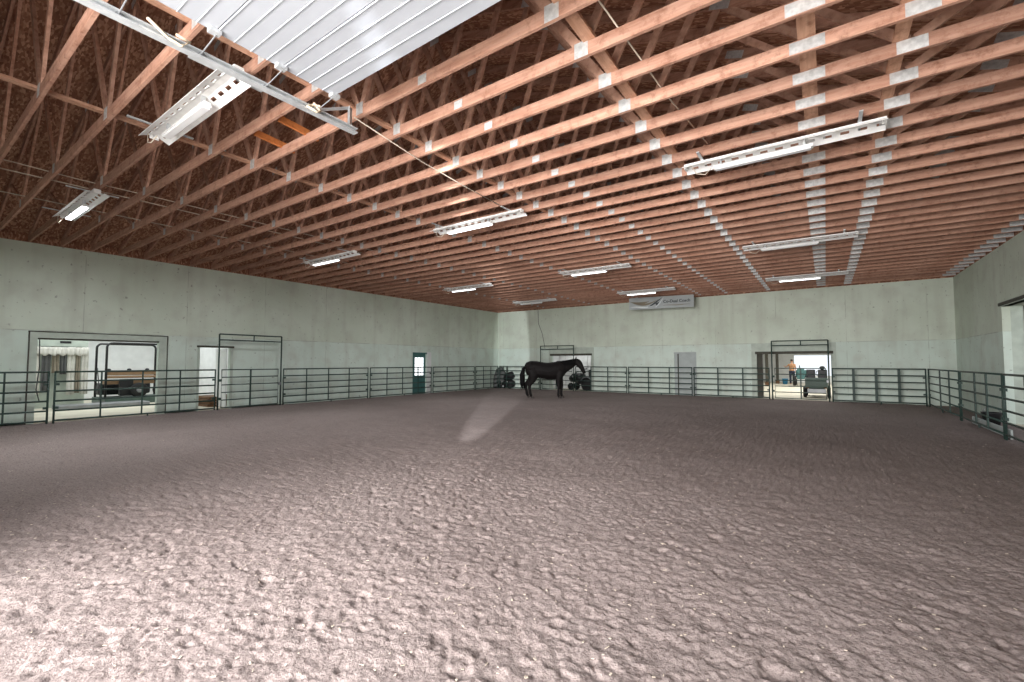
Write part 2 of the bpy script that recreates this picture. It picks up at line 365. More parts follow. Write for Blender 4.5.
for i in range(180):                                           # hoof prints
    hx = rng.uniform(-13, 2.6); hy = rng.uniform(0.8, 13); r0 = rng.uniform(0.035, 0.065); dp = rng.uniform(0.008, 0.024)
    i0, i1 = np.searchsorted(gx, [hx - .3, hx + .3]); j0, j1 = np.searchsorted(gy, [hy - .3, hy + .3])
    d = np.hypot(GX[j0:j1, i0:i1] - hx, (GY[j0:j1, i0:i1] - hy) * rng.uniform(.75, 1.2)) / r0
    Z[j0:j1, i0:i1] += -dp * np.exp(-d ** 4) + 0.12 * dp * np.exp(-((d - 1.5) / .4) ** 2)
edge = np.minimum(np.minimum(GX + 16.2, 21.75 - GY), (3.0 - GX) * 1.2)
Z += 0.075 * np.exp(-np.clip(edge + 0.2, 0, None) / 0.7) * np.where(GX > 1.5, 0.4, 1.0)
Z = np.where((edge < -0.12), np.minimum(Z, 0.03), Z)
ny, nx = GX.shape
me = bpy.data.meshes.new('floor'); me.vertices.add(nx * ny)
me.vertices.foreach_set('co', np.stack([GX, GY, Z], -1).astype(np.float32).ravel())
idx = np.arange(nx * ny).reshape(ny, nx); q = np.stack([idx[:-1, :-1], idx[:-1, 1:], idx[1:, 1:], idx[1:, :-1]], -1).reshape(-1, 4)
me.loops.add(q.size); me.loops.foreach_set('vertex_index', q.ravel().astype(np.int32)); me.polygons.add(len(q))
me.polygons.foreach_set('loop_start', (np.arange(len(q)) * 4).astype(np.int32)); me.polygons.foreach_set('loop_total', np.full(len(q), 4, np.int32))
me.polygons.foreach_set('use_smooth', np.ones(len(q), bool)); me.update(calc_edges=True); me.validate(); me.materials.append(M['soil'])
fl = bpy.data.objects.new('floor', me); COL.objects.link(fl); struct(fl)
def ground_z(x, y):
    return float(Z[min(np.searchsorted(gy, y), ny - 1), min(np.searchsorted(gx, x), nx - 1)])
# outdoors ground and the floors of the rooms beyond
struct(MB().box(-60, 60, -60, 80, -0.5, -0.36).build('ground', 'concrete'))
struct(MB().box(XL - 9.0, XL - 0.0, -1.0, 9.0, -0.3, 0.06).build('floor_lean_to', 'concrete'))
struct(MB().box(-4.2, 2.6, YB, 42.0, -0.3, 0.04).build('floor_aisle', 'concrete'))
struct(MB().box(XR, XR + 6.0, 10.5, 19.0, -0.3, 0.0).build('floor_side_porch', 'concrete'))
struct(MB().box(-13.4, -9.9, YB, 24.2, -0.3, 0.04).build('floor_alcove', 'concrete'))
# lean-to behind the left wall
struct(MB().box(XL - 9.0, XL - 8.8, -1.0, 9.0, -0.3, 3.3).build('wall_lean_to_outer', 'white_paint'))
struct(MB().box(XL - 9.0, XL - 0.16, 8.4, 8.55, -0.3, 3.3).build('wall_lean_to_end', 'white_paint'))
struct(MB().box(XL - 9.0, XL - 0.16, -1.0, 9.0, 3.2, 3.3).build('ceiling_lean_to', 'white_paint'))
struct(MB().box(-21.9, -21.7, 0.5, 4.42, -0.3, 3.2).build('wall_lean_to_partition', 'trim'))
# aisle behind the back wall
struct(MB().box(-4.35, -4.2, YB + .16, 42, -0.3, 3.1).build('wall_aisle_left', 'white_paint'))
struct(MB().box(0.75, 0.9, YB + .16, 42, -0.3, 3.1).build('wall_aisle_right', 'white_paint'))
struct(MB().box(-4.35, 0.9, YB + .16, 42, 3.0, 3.1).build('ceiling_aisle', 'white_paint'))
wall_cells('wall_aisle_end', 'y', 41.8, 42.0, -4.35, 0.9, -0.3, 3.1, [(-2.05, 0.35, -0.3, 2.15)], 'white_paint')
# alcove behind the horse with its closed board door
b = MB()
for k in range(9): b.box(-13.2 + k * .36, -13.2 + k * .36 + .345, 24.0 + .012 * (k % 2), 24.05, 0.05, 2.4)
struct(b.build('door_1', 'white_paint'))
b = MB(); b.box(-13.4, -13.25, YB + .16, 24.2, -.3, 2.7).box(-9.95, -9.8, YB + .16, 24.2, -.3, 2.7).box(-13.4, -9.8, YB + .16, 24.2, 2.6, 2.7).box(-13.4, -9.8, 24.1, 24.2, -.3, 2.7)
struct(b.build('wall_alcove', 'white_paint'))
# porch reveal on the right wall
b = MB(); b.box(XR + .16, XR + .42, 17.25, 17.40, -.3, 3.3).box(XR - .01, XR + .42, 12.4, 17.4, 3.10, 3.22)
struct(b.build('trim_1', 'trim'))
b = MB(); b.box(XR - .03, XR, 12.3, 17.40, 3.12, 3.20); struct(b.build('trim_2', 'dark_trim'))
struct(MB().box(XR + .42, XR + .50, 17.25, 17.5, -.3, 3.3).box(XR + .42, XR + 5, 17.4, 17.5, -.3, 3.3).build('wall_side_porch', 'brown_wood'))
struct(MB().box(XR + .40, XR + .43, 17.22, 17.25, -.3, 3.2).build('trim_16', 'dark_trim'))
# left opening trim: pale casing with a dark outer edge
b = MB(); b.box(XL, XL + .03, 2.33, 2.47, -.1, 2.25).box(XL, XL + .03, 5.06, 5.26, -.1, 2.25).box(XL, XL + .03, 2.33, 5.26, 2.25, 2.40)
struct(b.build('trim_3', 'trim'))
b = MB(); b.box(XL, XL + .04, 2.305, 2.33, -.1, 2.42).box(XL, XL + .04, 5.26, 5.28, -.1, 2.42).box(XL, XL + .045, 2.30, 5.28, 2.40, 2.425)
b.box(XL - .16, XL + .0, 2.47, 5.06, 2.21, 2.25)
struct(b.build('trim_4', 'dark_trim'))
# door frame on the left wall, and the white leaf standing open
b = MB(); b.box(XL, XL + .03, 6.10, 6.16, 0, 2.15).box(XL, XL + .03, 7.08, 7.16, 0, 2.15)
struct(b.build('trim_5', 'trim'))
struct(MB().box(XL, XL + .05, 6.08, 7.18, 2.10, 2.16).build('trim_6', 'dark_trim'))
d = struct(MB().box(XL - .98, XL - .17, 7.02, 7.065, 0.08, 2.08).build('door_2', 'white_paint', bevel=.004))
MB().ball((XL - .9, 6.98, 1.0), .03, .035, .03).build('door_knob', 'grey_metal', d, True)
# green door with a glazed upper half
Y0, Y1 = 15.42, 16.34
b = MB().box(XL - .10, XL - .055, Y0 + .04, Y1 - .04, 0, .95).box(XL - .10, XL - .055, Y0 + .04, Y0 + .16, .95, 1.85).box(XL - .10, XL - .055, Y1 - .16, Y1 - .04, .95, 1.85).box(XL - .10, XL - .055, Y0 + .04, Y1 - .04, 1.85, 2.03)
for (ya, yb) in ((Y0 + .12, Y0 + .42), (Y0 + .50, Y0 + .80)): b.box(XL - .055, XL - .047, ya, yb, .15, .85)
d = struct(b.build('door_3', 'green_door'))
MB().box(XL - .085, XL - .075, Y0 + .16, Y1 - .16, .95, 1.85).build('pane', 'glow_pane', d)
b = MB()
for k in (1, 2): b.box(XL - .075, XL - .06, Y0 + .16 + .2 * k - .01, Y0 + .16 + .2 * k + .01, .95, 1.85)
for k in (1, 2): b.box(XL - .075, XL - .06, Y0 + .16, Y1 - .16, .95 + .3 * k - .01, .95 + .3 * k + .01)
b.build('muntin', 'white_paint', d)
MB().ball((XL - .03, Y1 - .1, 1.0), .035, .03, .03).build('door_knob', 'grey_metal', d, True)
b = MB().box(XL - .1, XL + .02, Y0 - .03, Y0 + .04, 0, 2.1).box(XL - .1, XL + .02, Y0 - .03, Y1, 2.03, 2.1)
struct(b.build('trim_7', 'green_door'))
struct(MB().box(XL, XL + .03, Y1, Y1 + .30, 0, 2.12).build('trim_8', 'white_paint'))
# grey door in the back wall
d = struct(MB().box(-5.86, -5.09, YB + .06, YB + .105, 0, 2.02).box(-5.75, -5.2, YB + .05, YB + .06, 1.2, 1.9).box(-5.75, -5.2, YB + .05, YB + .06, .2, .95).build('door_4', 'grey_door'))
MB().ball((-5.17, YB + .02, 1.06), .045, .05, .045).build('door_knob', 'black', d, True)
b = MB().box(-6.07, -5.86, YB + .04, YB + .14, 0, 2.08).box(-6.07, -5.03, YB - .01, YB + .14, 2.02, 2.10).box(-5.09, -5.03, YB - .01, YB + .14, 0, 2.02)
struct(b.build('trim_9', 'grey_door'))
struct(MB().box(-5.90, -5.855, YB + .01, YB + .05, 0, 2.02).build('trim_10', 'dark_trim'))
# lintels and casings of the two wide openings in the back wall
struct(MB().box(-13.0, -10.40, YB - .06, YB + .12, 1.98, 2.09).build('trim_11', 'dark_trim'))
struct(MB().box(-13.1, -12.9, YB - .02, YB, 0, 2.09).box(-10.46, -10.30, YB - .02, YB, 0, 2.09).box(-13.1, -10.3, YB - .02, YB, 2.09, 2.42).build('trim_12', 'trim'))
struct(MB().box(-2.55, .26, YB - .07, YB + .12, 1.97, 2.08).build('trim_13', 'dark_trim'))
struct(MB().box(-2.70, -2.50, YB - .02, YB, 0, 2.08).box(.18, .36, YB - .02, YB, 0, 2.08).box(-2.7, .36, YB - .02, YB, 2.08, 2.42).build('trim_14', 'trim'))
struct(MB().box(-2.56, -2.30, YB + .2, YB + .45, 0, 2.3).build('trim_15', 'dark_trim'))

# ------------------------------------------------------------------ roof trusses
TT = 0.038
BJ = [-13.2, -10.35, -7.5, -4.73, -1.95, 0.79]
TJ = [-11.55, -8.95, XC, -3.75, -1.05, 1.9]
zc = lambda x: zt(x) - 0.02 - 0.07            # centre line of the top chord
zb = HT + 0.07
def truss(y, label):
    t = empty('roof_truss', (0, y, 0), 0, label, 'roof truss', 'roof trusses')
    MB().box(XL - .14, XR + .14, -TT / 2, TT / 2, HT, HT + .14).build('bottom_chord', 'chord', t)
    for s in (-1, 1):
        e = XC + s * (XR - XC + .12)
        MB().beam((e, 0, zc(e)), (XC, 0, zc(XC)), (0, 1, 0), TT, .14).build('top_chord', 'chord', t)
    webs = [(BJ[0], -14.6), (BJ[0], TJ[0]), (BJ[1], TJ[0]), (BJ[1], TJ[1]), (BJ[2], TJ[1]), (BJ[2], TJ[2]), (BJ[3], TJ[2]), (BJ[3], TJ[3]), (BJ[4], TJ[3]), (BJ[4], TJ[4]), (BJ[5], TJ[4]), (BJ[5], TJ[5])]
    for bx, tx in webs:
        sg = 1 if tx > bx else -1
        MB().beam((bx + sg * .035, .001, HT + .13), (tx - sg * .03, .001, zc(tx) - .05), (0, 1, 0), TT - .003, .089).build('web', 'web', t)
    P = MB()
    plates = [(bx, zb + .035, .13, .15) for bx in BJ[:4]] + [(BJ[4], zb + .01, .15, .16), (BJ[5], zb, .24, .13), (-3.61, zb, .13, .10), (-.07, zb, .30, .12), (XR - .15, zb + .02, .40, .16)]
    for px, pz, pw, ph in plates:
        MB().box(px - pw / 2, px + pw / 2, -TT / 2 - .0025, -TT / 2 - .0002, pz - ph / 2, pz + ph / 2).box(px - pw / 2, px + pw / 2, TT / 2 + .0002, TT / 2 + .0025, pz - ph / 2, pz + ph / 2).build('nail_plate', 'plate', t)
    for tx in TJ[:6]:
        MB().beam((tx - .12, -TT / 2 - .0015, zc(tx - .12) - .02), (tx + .12, -TT / 2 - .0015, zc(tx + .12) - .02), (0, 1, 0), .002, .12).build('nail_plate', 'plate', t)
    return t
NT = 39; YT = [3.43 + .6 * k for k in range(-7, NT - 7)]
YT = [y for y in YT if YF + .05 < y < YB - .1]
ords = 'first second third fourth fifth sixth seventh eighth ninth tenth eleventh twelfth thirteenth fourteenth fifteenth sixteenth seventeenth eighteenth nineteenth twentieth'.split()
def ordinal(n):
    if n <= 20: return ords[n - 1]
    tens = {2: 'twenty', 3: 'thirty', 4: 'forty'}[n // 10]
    return {20: 'twentieth', 30: 'thirtieth', 40: 'fortieth'}[n] if n % 10 == 0 else tens + '-' + ords[n % 10 - 1]
n_t = len(YT); t0 = None
for i, y in enumerate(YT):
    o = n_t - i
    lab = ('pine roof truss with steel nail plates, nearest the far back wall' if o == 1 else f'pine roof truss with steel nail plates, {ordinal(o)} in the row from the back wall')
    if t0 is None: t0 = truss(y, lab)
    else:
        c = copy_tree(t0); c.location.y = y; c['label'] = lab
# long boards laid along the arena on top of the bottom chords
for bx, ln, bw in ((-7.60, 'long pine bracing board over the trusses, leftmost of the five', .09), (-4.86, 'long pine bracing board over the trusses, ending above the door track', .09),
                   (-1.86, 'long pine bracing board over the trusses, along the small square nail plates', .13), (-.07, 'long pine bracing board over the trusses, along the wide splice plates', .15), (.70, 'long pine bracing board over the trusses, rightmost of the five', .12)):
    tag(MB().box(bx - bw / 2, bx + bw / 2, YF + .05, YB - .05, HT + .142, HT + .178).build('bracing_board', 'brace'), ln, 'board', 'bracing boards along the roof')
tag(MB().beam((-5.9, 3.0, HT + .17), (-5.98, 3.62, HT + .17), (0, 0, 1), .09, .036).build('blocking_board', 'orange_wood'), 'short fresh orange board across two trusses, upper of two', 'board', 'orange blocking boards')
tag(MB().beam((-6.55, 3.0, HT + .17), (-6.63, 3.62, HT + .17), (0, 0, 1), .09, .036).build('blocking_board', 'orange_wood'), 'short fresh orange board across two trusses, lower of two', 'board', 'orange blocking boards')
# conduits and wires along the roof
def wire(name, pts, r, m, label, cat, group=None):
    o = MB().tube(pts, r, 6).build(name, m, None, True); return tag(o, label, cat, group)
wire('conduit', [(-10.75, YF + .1, HT + .153), (-10.7, 1.2, HT + .150), (-10.78, 2.0, HT + .152), (-10.72, 3.0, HT + .15), (-10.7, 12, HT + .152), (-10.7, YB - .2, HT + .15)], .009, 'cord', 'thin pale cable run over the left trusses, uppermost', 'cable', 'cables over the trusses')
wire('conduit', [(-11.25, YF + .1, HT + .152), (-11.2, 3.0, HT + .152), (-11.2, YB - .2, HT + .152)], .011, 'cord', 'pale cable over the trusses beside the brightest lamp', 'cable', 'cables over the trusses')
wire('conduit', [(-12.75, YF + .1, HT + .152), (-12.75, YB - .2, HT + .152)], .010, 'cord', 'pale cable over the trusses nearest the left wall', 'cable', 'cables over the trusses')
wire('conduit', [(-4.75, 3.35, HT - .03), (-5.0, 4.73, HT - .012), (-5.1, 5.84, HT - .012), (-5.16, 6.95, HT - .012)], .008, 'cord', 'pale cord under the trusses from the door track to a lamp', 'cable')
wire('conduit', [(-1.62, 2.8, HT + .155), (-1.50, 5.4, HT + .152), (-1.35, 7.0, HT + .152)], .009, 'cord', 'pale cord over the trusses running to the long unlit lamp', 'cable')

# ------------------------------------------------------------------ light fixtures
def fixture(x, y, on, label, power, rot=0.0):
    z = HT - 0.012
    t = empty('light_fixture', (x, y, z), 0, label, 'light fixture', 'fluorescent fixtures under the trusses')
    h = 1.22
    # slotted gull-wing reflector: a housing with two wings sloping down and out, square slots along each wing
    ref = MB(); segs = 26; 
    for sgn in (-1, 1):
        ya, za, yb, zb2 = .03 * sgn, -.020, .165 * sgn, -.088
        for i in range(segs):
            u0, u1 = -h + 2 * h * i / segs, -h + 2 * h * (i + 1) / segs
            for k, (f0, f1) in enumerate(((0, .20), (.20, .48), (.48, 1))):
                if k == 1 and i % 2 == 1: continue
                p = lambda u, f: (u, ya + (yb - ya) * f, za + (zb2 - za) * f)
                ref.add([p(u0, f0), p(u1, f0), p(u1, f1), p(u0, f1)], [(0, 1, 2, 3)])
        ref.add([(-h, yb, zb2), (h, yb, zb2), (h, yb, zb2 - .006), (-h, yb, zb2 - .006)], [(0, 1, 2, 3)])
    r = ref.build('reflector', 'white_metal', t)
    sm = r.modifiers.new('thick', 'SOLIDIFY'); sm.thickness = .003
    MB().box(-h, h, -.05, .05, -.022, -.002).build('housing', 'white_metal', t, bevel=.004)
    for e in (-1, 1): MB().box(e * h - .01 * e - .008, e * h - .01 * e + .008, -.05, .05, -.075, -.015).build('end_cap', 'white_metal', t)
    for e in (-1, 1):
        for f in (-.03, .03): MB().lathe([(.006, 0), (.017, .004), (.017, .03), (.006, .034)], (e * (h - .012), f, -.05), (-e, 0, 0), 10).build('socket', 'white_metal', t, True)
    # newer strip lamp slung below it
    s = MB(); pr = [(-.03, -.118), (.03, -.118), (.05, -.165), (-.05, -.165)]
    s.add([(u, a, c) for u in (-.80, .45) for a, c in pr], [(0, 1, 2, 3), (7, 6, 5, 4), (0, 4, 5, 1), (1, 5, 6, 2), (2, 6, 7, 3), (3, 7, 4, 0)])
    st = s.build('strip_lamp', 'white_metal', t)
    MB().box(-.78, .43, -.046, .046, -.188, -.166).build('diffuser', {0: 'tube_off', 1: 'tube_on', 2: 'tube_bright'}[on], st, bevel=.012)
    for u in (-.7, .35): MB().box(u - .012, u + .012, -.02, .02, -.118, -.022).build('bracket', 'galv', st)
    MB().tube([(-1.1, -.10, -.07), (-1.02, -.12, -.22), (-.9, -.12, -.26), (-.82, -.08, -.17)], .006, 6).build('pull_cord', 'cord', t, True)
    for u in (-.95, .95): MB().box(u - .02, u + .02, -.36, .36, -.002, .0118).build('mounting_strap', 'galv', t)
    if power: area('lamp', (-.17, 0, -.205), (0, 0, 0), 1.2, .13, power, (0.95, 0.98, 1.0), parent=t)
    return t
FX = [(-6.13, 2.08, 0, 'unlit slotted white strip light beside the overhead door track', 0), (-11.75, 2.2, 2, 'brightest lit slotted strip light, alone at the upper left', 5.5),
      (-6.13, 7.39, 1, 'lit slotted strip light in the middle row, largest of the lit ones', 1), (-11.75, 7.54, 1, 'lit slotted strip light in the left row, second from the front', 2.6),
      (-11.8, 13.7, 1, 'lit strip light in the left row, above the far green door', 2.2), (-6.13, 13.4, 1, 'lit strip light in the middle row, third from the front', 1),
      (-11.8, 18.8, 0, 'strip light in the left row, nearest the back wall', .6), (-6.2, 18.74, 1, 'lit strip light just in front of the hanging banner', 1),
      (-.51, 13.2, 0, 'unlit strip light in the right row with a looped cord below', 0), (-.51, 18.71, 1, 'lit strip light in the right row, nearest the back wall', 1),
      (-.51, 7.2, 0, 'long unlit slotted strip light, nearest of the right row', 0)]
for x, y, on, lab, pw in FX: fixture(x, y, on, lab, pw * LAMP_W)

# ------------------------------------------------------------------ overhead door, open above the camera
od = empty('overhead_door', (0, 0, 0), 0, 'white ribbed overhead garage door rolled open under the trusses', 'garage door')
DX0, DX1, DY0, DY1, DZ = -4.30, -0.55, YF + .25, 2.78, 4.50
nsec = 6; sl_ = (DY1 - DY0) / nsec
for k in range(nsec):
    ya, yb = DY0 + k * sl_ + .004, DY0 + (k + 1) * sl_ - .004
    b = MB(); nr = 4; pr = []
    for i in range(nr):
        a0 = ya + (yb - ya) * i / nr; a1 = ya + (yb - ya) * (i + 1) / nr
        pr += [(a0, DZ + .006), (a0 + .003, DZ - .001), (a0 + .010, DZ - .001), (a0 + .013, DZ + .004), (a1 - .002, DZ + .004)]
    top = [(yb, DZ + .045), (ya, DZ + .045)]; ring = pr + top; n = len(ring)
    vs = [(x, y, z) for x in (DX0, DX1) for y, z in ring]
    fs = [(i, (i + 1) % n, n + (i + 1) % n, n + i) for i in range(n)] + [tuple(range(n - 1, -1, -1)), tuple(range(n, 2 * n))]
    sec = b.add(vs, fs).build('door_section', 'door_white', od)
for tx, sg in ((-4.60, 1), (-.26, -1)):
    # C-shaped horizontal track, rollers, hangers and the angle iron that carries its end
    b = MB(); TZ = 4.42
    prof = [(-.03, .03), (-.03, -.03), (.03, -.03), (.03, -.018), (-.018, -.018), (-.018, .018), (.03, .018), (.03, .03)]
    vs = [(tx + sg * px, y, TZ + pz) for y in (YF + .05, 3.28) for px, pz in prof]; n = 8
    b.add(vs, [(i, (i + 1) % n, n + (i + 1) % n, n + i) for i in range(n)] + [tuple(range(n - 1, -1, -1)), tuple(range(n, 2 * n))])
    tr = b.build('track', 'galv', od)
    MB().box(tx - sg * .045 - .012, tx - sg * .045 + .012, YF + .05, 3.28, TZ - .028, TZ + .028).build('track_angle', 'galv', tr)
    hb = MB()
    hb.box(tx - .05 * sg - .003, tx - .05 * sg + .003, 3.19, 3.25, TZ, HT - .001).box(tx - .05 * sg, tx - .05 * sg + .04 * sg if sg > 0 else tx, 3.19, 3.193, TZ, HT - .001)
    hb.build('hanger', 'galv', od)
    MB().beam((tx - .05 * sg, 3.19, HT - .02), (tx - .05 * sg, 2.75, TZ + .03), (1, 0, 0), .004, .035).build('hanger_brace', 'galv', od)
    for k in range(nsec + 1):
        y = DY0 + k * sl_
        ro = MB().lathe([(.005, -.012), (.022, -.012), (.022, .012), (.005, .012)], (tx + sg * .0, y - .03 * (k == nsec), TZ), (1, 0, 0), 12).tube([(tx, y - .03 * (k == nsec), TZ), (tx + sg * .32, y - .03 * (k == nsec), TZ + .05)], .006, 6).build('roller', 'grey_metal', od, False)
        MB().box(min(tx + sg * .29, tx + sg * .36), max(tx + sg * .29, tx + sg * .36), y - .06, y + .03, TZ + .05, DZ + .012).build('hinge_bracket', 'galv', ro)
MB().tube([(-4.56, 2.70, 4.48), (-4.53, 2.76, 4.40), (-4.50, 2.70, 4.36), (-4.55, 2.62, 4.40), (-4.57, 2.70, 4.46), (-4.50, 2.74, 4.44)], .014, 6).build('lift_rope', 'rope', od, True)
MB().tube([(-4.56, 1.42, 4.47), (-4.50, 1.5, 4.42), (-4.53, 1.45, 4.37), (-4.58, 1.36, 4.42), (-4.5, 1.2, 4.45)], .013, 6).build('lift_rope', 'rope', od, True)

# ------------------------------------------------------------------ pipe fencing
FB, FT = 0.13, 1.365
def rails(b0, b1, parent, z0=FB, z1=FT, n=6):
    for k in range(n):
        z = z0 + (z1 - z0) * k / (n - 1)
        MB().tube([(b0[0], b0[1], z), (b1[0], b1[1], z)], .0225, 8).build('rail', 'fence', parent, True)
def upright(x, y, parent, along, wdt, z0=FB - .02, z1=FT + .015, name='upright'):
    d = Vector((along[0], along[1], 0))
    return MB().beam((x, y, z0), (x, y, z1), d, wdt, .03).build(name, 'fence', parent, bevel=.004)
def panel(p, q, ups, label, wdt=.035, feet=True):
    P, Q = Vector((*p, 0)), Vector((*q, 0)); d = (Q - P).normalized(); L_ = (Q - P).length
    t = empty('fence_panel', P, 0, label, 'fence panel', 'dark green pipe fence panels')
    rails((0, 0), (Q - P)[:2], t)
    for u in (0.0, L_):
        e = d * u; MB().tube([(e.x, e.y, .02), (e.x, e.y, FT + .02)], .022, 8).build('end_post', 'fence', t, True)
    for u in ups:
        e = d * u; upright(e.x, e.y, t, d, wdt)
    if feet:
        e = d * (L_ * .5 + .1); gz = 0.0
        MB().tube([(e.x, e.y, .0), (e.x, e.y, FB)], .02, 8).build('foot', 'fence', t, True)
    for u in (0.0, L_):                                        # pin connectors
        e = d * (u + (.05 if u == 0 else -.05))
        for z in (.45, 1.05): MB().box(e.x - .03, e.x + .03, e.y - .03, e.y + .03, z - .03, z + .03).build('connector', 'fence', t)
    return t
XF, YFc, XRF = -16.2, 21.75, 3.0
S = lambda y0, y1, ups, lab: panel((XF, y0), (XF, y1), [u - y0 for u in ups], lab)
S(-.90, 2.62, (.0, .95, 1.87), 'green pipe fence panel nearest the camera on the left wall side')
S(2.74, 6.42, (3.64, 4.54, 5.46), 'green pipe fence panel in front of the wide left opening')
S(8.65, 12.33, (9.54, 10.46, 11.40), 'green pipe fence panel just beyond the tall left gate frame')
S(12.45, 16.12, (13.36, 14.27, 15.24), 'green pipe fence panel in front of the green door')
S(16.25, 19.48, (17.27, 18.28), 'green pipe fence panel just past the green door')
S(19.60, 21.68, (20.3, 21.0), 'short green pipe fence panel ending in the far left corner')
Bk = lambda x0, x1, ups, lab, wd=.035: panel((x0, YFc), (x1, YFc), [u - x0 for u in ups], lab, wd)
Bk(-16.12, -13.32, (-15.59, -14.49), 'green pipe fence panel at the back behind the horse rump', .035)
Bk(-11.04, -8.20, (-10.14, -9.20), 'green pipe fence panel at the back in front of the horse head', .05)
Bk(-8.10, -5.08, (-7.10, -6.10), 'green pipe fence panel under the banner on the back wall', .05)
Bk(-4.98, -1.97, (-3.97, -2.97), 'green pipe fence panel between the grey door and the right gate', .06)
Bk(.20, 2.93, (.86, 1.54, 2.20), 'green pipe fence panel with wide straps right of the right gate', .085)
Rt = lambda y0, y1, ups, lab: panel((XRF, y0), (XRF, y1), [u - y0 for u in ups], lab, .07)
Rt(17.22, 21.68, (18.49, 19.79), 'green pipe fence panel along the right wall, meeting the far corner')
Rt(13.52, 17.10, (14.69, 15.67), 'green pipe fence panel along the right wall, before the side doorway')
Rt(9.85, 13.42, (10.9, 12.2), 'green pipe fence panel on the right, cut by the picture edge')
def gate_frame(p, q, mid, ztop, label):
    P, Q = Vector((*p, 0)), Vector((*q, 0)); d = (Q - P).normalized(); L_ = (Q - P).length
    t = empty('gate_frame', P, 0, label, 'gate', 'walk-through gates in the fence')
    for u in (0.0, L_):
        e = d * u; MB().tube([(e.x, e.y, .0), (e.x, e.y, ztop)], .026, 8).build('post', 'fence', t, True)
    E = d * L_
    for z in (ztop, ztop - .19): MB().tube([(0, 0, z), (E.x, E.y, z)], .022, 8).build('header_rail', 'fence', t, True)
    e = d * (L_ * .53); MB().tube([(e.x, e.y, ztop - .19), (e.x, e.y, ztop)], .02, 8).build('header_strut', 'fence', t, True)
    g = MB().tube([(*(d * .10)[:2], FB), (*(d * .10)[:2], FT), (*(d * (L_ - .10))[:2], FT), (*(d * (L_ - .10))[:2], FB)], .021, 8, closed=True).build('gate', 'fence', t)
    for k in range(1, 5):
        z = FB + (FT - FB) * k / 5; a, c = d * .10, d * (L_ - .10)
        MB().tube([(a.x, a.y, z), (c.x, c.y, z)], .018, 8).build('rail', 'fence', g, True)
    e = d * mid; upright(e.x, e.y, g, d, .05)
    for z in (.42, 1.02):
        e = d * .05; MB().box(e.x - .03, e.x + .03, e.y - .03, e.y + .03, z - .04, z + .04).build('hinge', 'fence', g)
    e = d * (L_ - .05); MB().box(e.x - .035, e.x + .035, e.y - .035, e.y + .035, .80, .90).build('latch', 'grey_metal', g)
    return t
gate_frame((XF, 6.51), (XF, 8.55), 1.0, 2.535, 'tall green gate frame on the left beside the open white door')
gate_frame((-13.23, YFc), (-11.15, YFc), 1.0, 2.52, 'tall green gate frame at the back directly behind the horse')
gate_frame((-1.86, YFc), (.09, YFc), 1.01, 2.50, 'tall green gate frame in front of the right back opening')
# a loose dark rope hanging on the fence left of the wide opening
wire('lead_rope', [(XL + .06, 2.50, 2.2), (XL + .065, 2.52, 1.5), (XL + .06, 2.48, .9), (XL + .065, 2.55, .58)], .012, 'darkwire', 'dark rope hanging beside the wide left opening', 'rope')
# wires drooping on the back wall
wire('hanging_wire', [(-13.83, YB - .012, HT - .02), (-13.80, YB - .012, 3.9), (-13.55, YB - .012, 3.3), (-13.42, YB - .012, 2.75), (-13.36, YB - .012, 2.4)], .012, 'darkwire', 'dark wire down the back wall above the horse gate', 'wire')

# ------------------------------------------------------------------ banner on the back wall
bn = empty('banner', (-6.25, 21.05, 0), math.radians(8.0), 'long grey printed banner hung from the last trusses', 'banner')
BW, BHt, BZ = 1.45, .56, 4.125
b = MB(); N_ = 24
vs = []; 
for j in (0, 1):
    for i in range(N_ + 1):
        u = -BW + 2 * BW * i / N_; vs.append((u, .012 * math.sin(i * .9), BZ + BHt * j))
b.add(vs, [(i, i + 1, N_ + 2 + i, N_ + 1 + i) for i in range(N_)])
bo = b.build('sheet', 'banner', bn); smd = bo.modifiers.new('thick', 'SOLIDIFY'); smd.thickness = .003
def stroke(pts, wdt, m, nm='swoosh'):
    vs = []; fs = []
    for i, (u, z) in enumerate(pts):
        k = math.sin(PI * i / (len(pts) - 1)) * wdt + .004
        vs += [(u, -.022, z - k), (u, -.022, z + k), (u, -.018, z - k), (u, -.018, z + k)]
        if i: a = (i - 1) * 4; fs += [(a, a + 4, a + 5, a + 1), (a + 2, a + 3, a + 7, a + 6), (a + 1, a + 5, a + 7, a + 3), (a, a + 2, a + 6, a + 4)]
    MB().add(vs, fs).build(nm, m, bn)
curve = lambda f, n=18: [f(i / n) for i in range(n + 1)]
stroke(curve(lambda t: (-1.45 + 1.35 * t, BZ + .40 - .24 * math.sin(PI * t * .9) + .1 * t)), .045, 'banner_tan')
stroke(curve(lambda t: (-1.3 + .8 * t, BZ + .36 - .07 * math.sin(PI * t))), .05, 'banner_tan')
stroke(curve(lambda t: (-.55 + .62 * t, BZ + .10 + .40 * t ** 1.2)), .04, 'banner_dark')
stroke(curve(lambda t: (-.25 + .4 * t, BZ + .06 + .46 * t ** 1.4)), .028, 'banner_pale')
stroke(curve(lambda t: (-.28 + .22 * t, BZ + .24 + .03 * math.sin(9 * t))), .05, 'banner_dark')
stroke(curve(lambda t: (-1.4 + 1.0 * t, BZ + .10 + .02 * math.sin(7 * t))), .03, 'banner_pale')
stroke(curve(lambda t: (.1 + 1.2 * t, BZ + .13 + .01 * math.sin(9 * t))), .012, 'banner_tan')
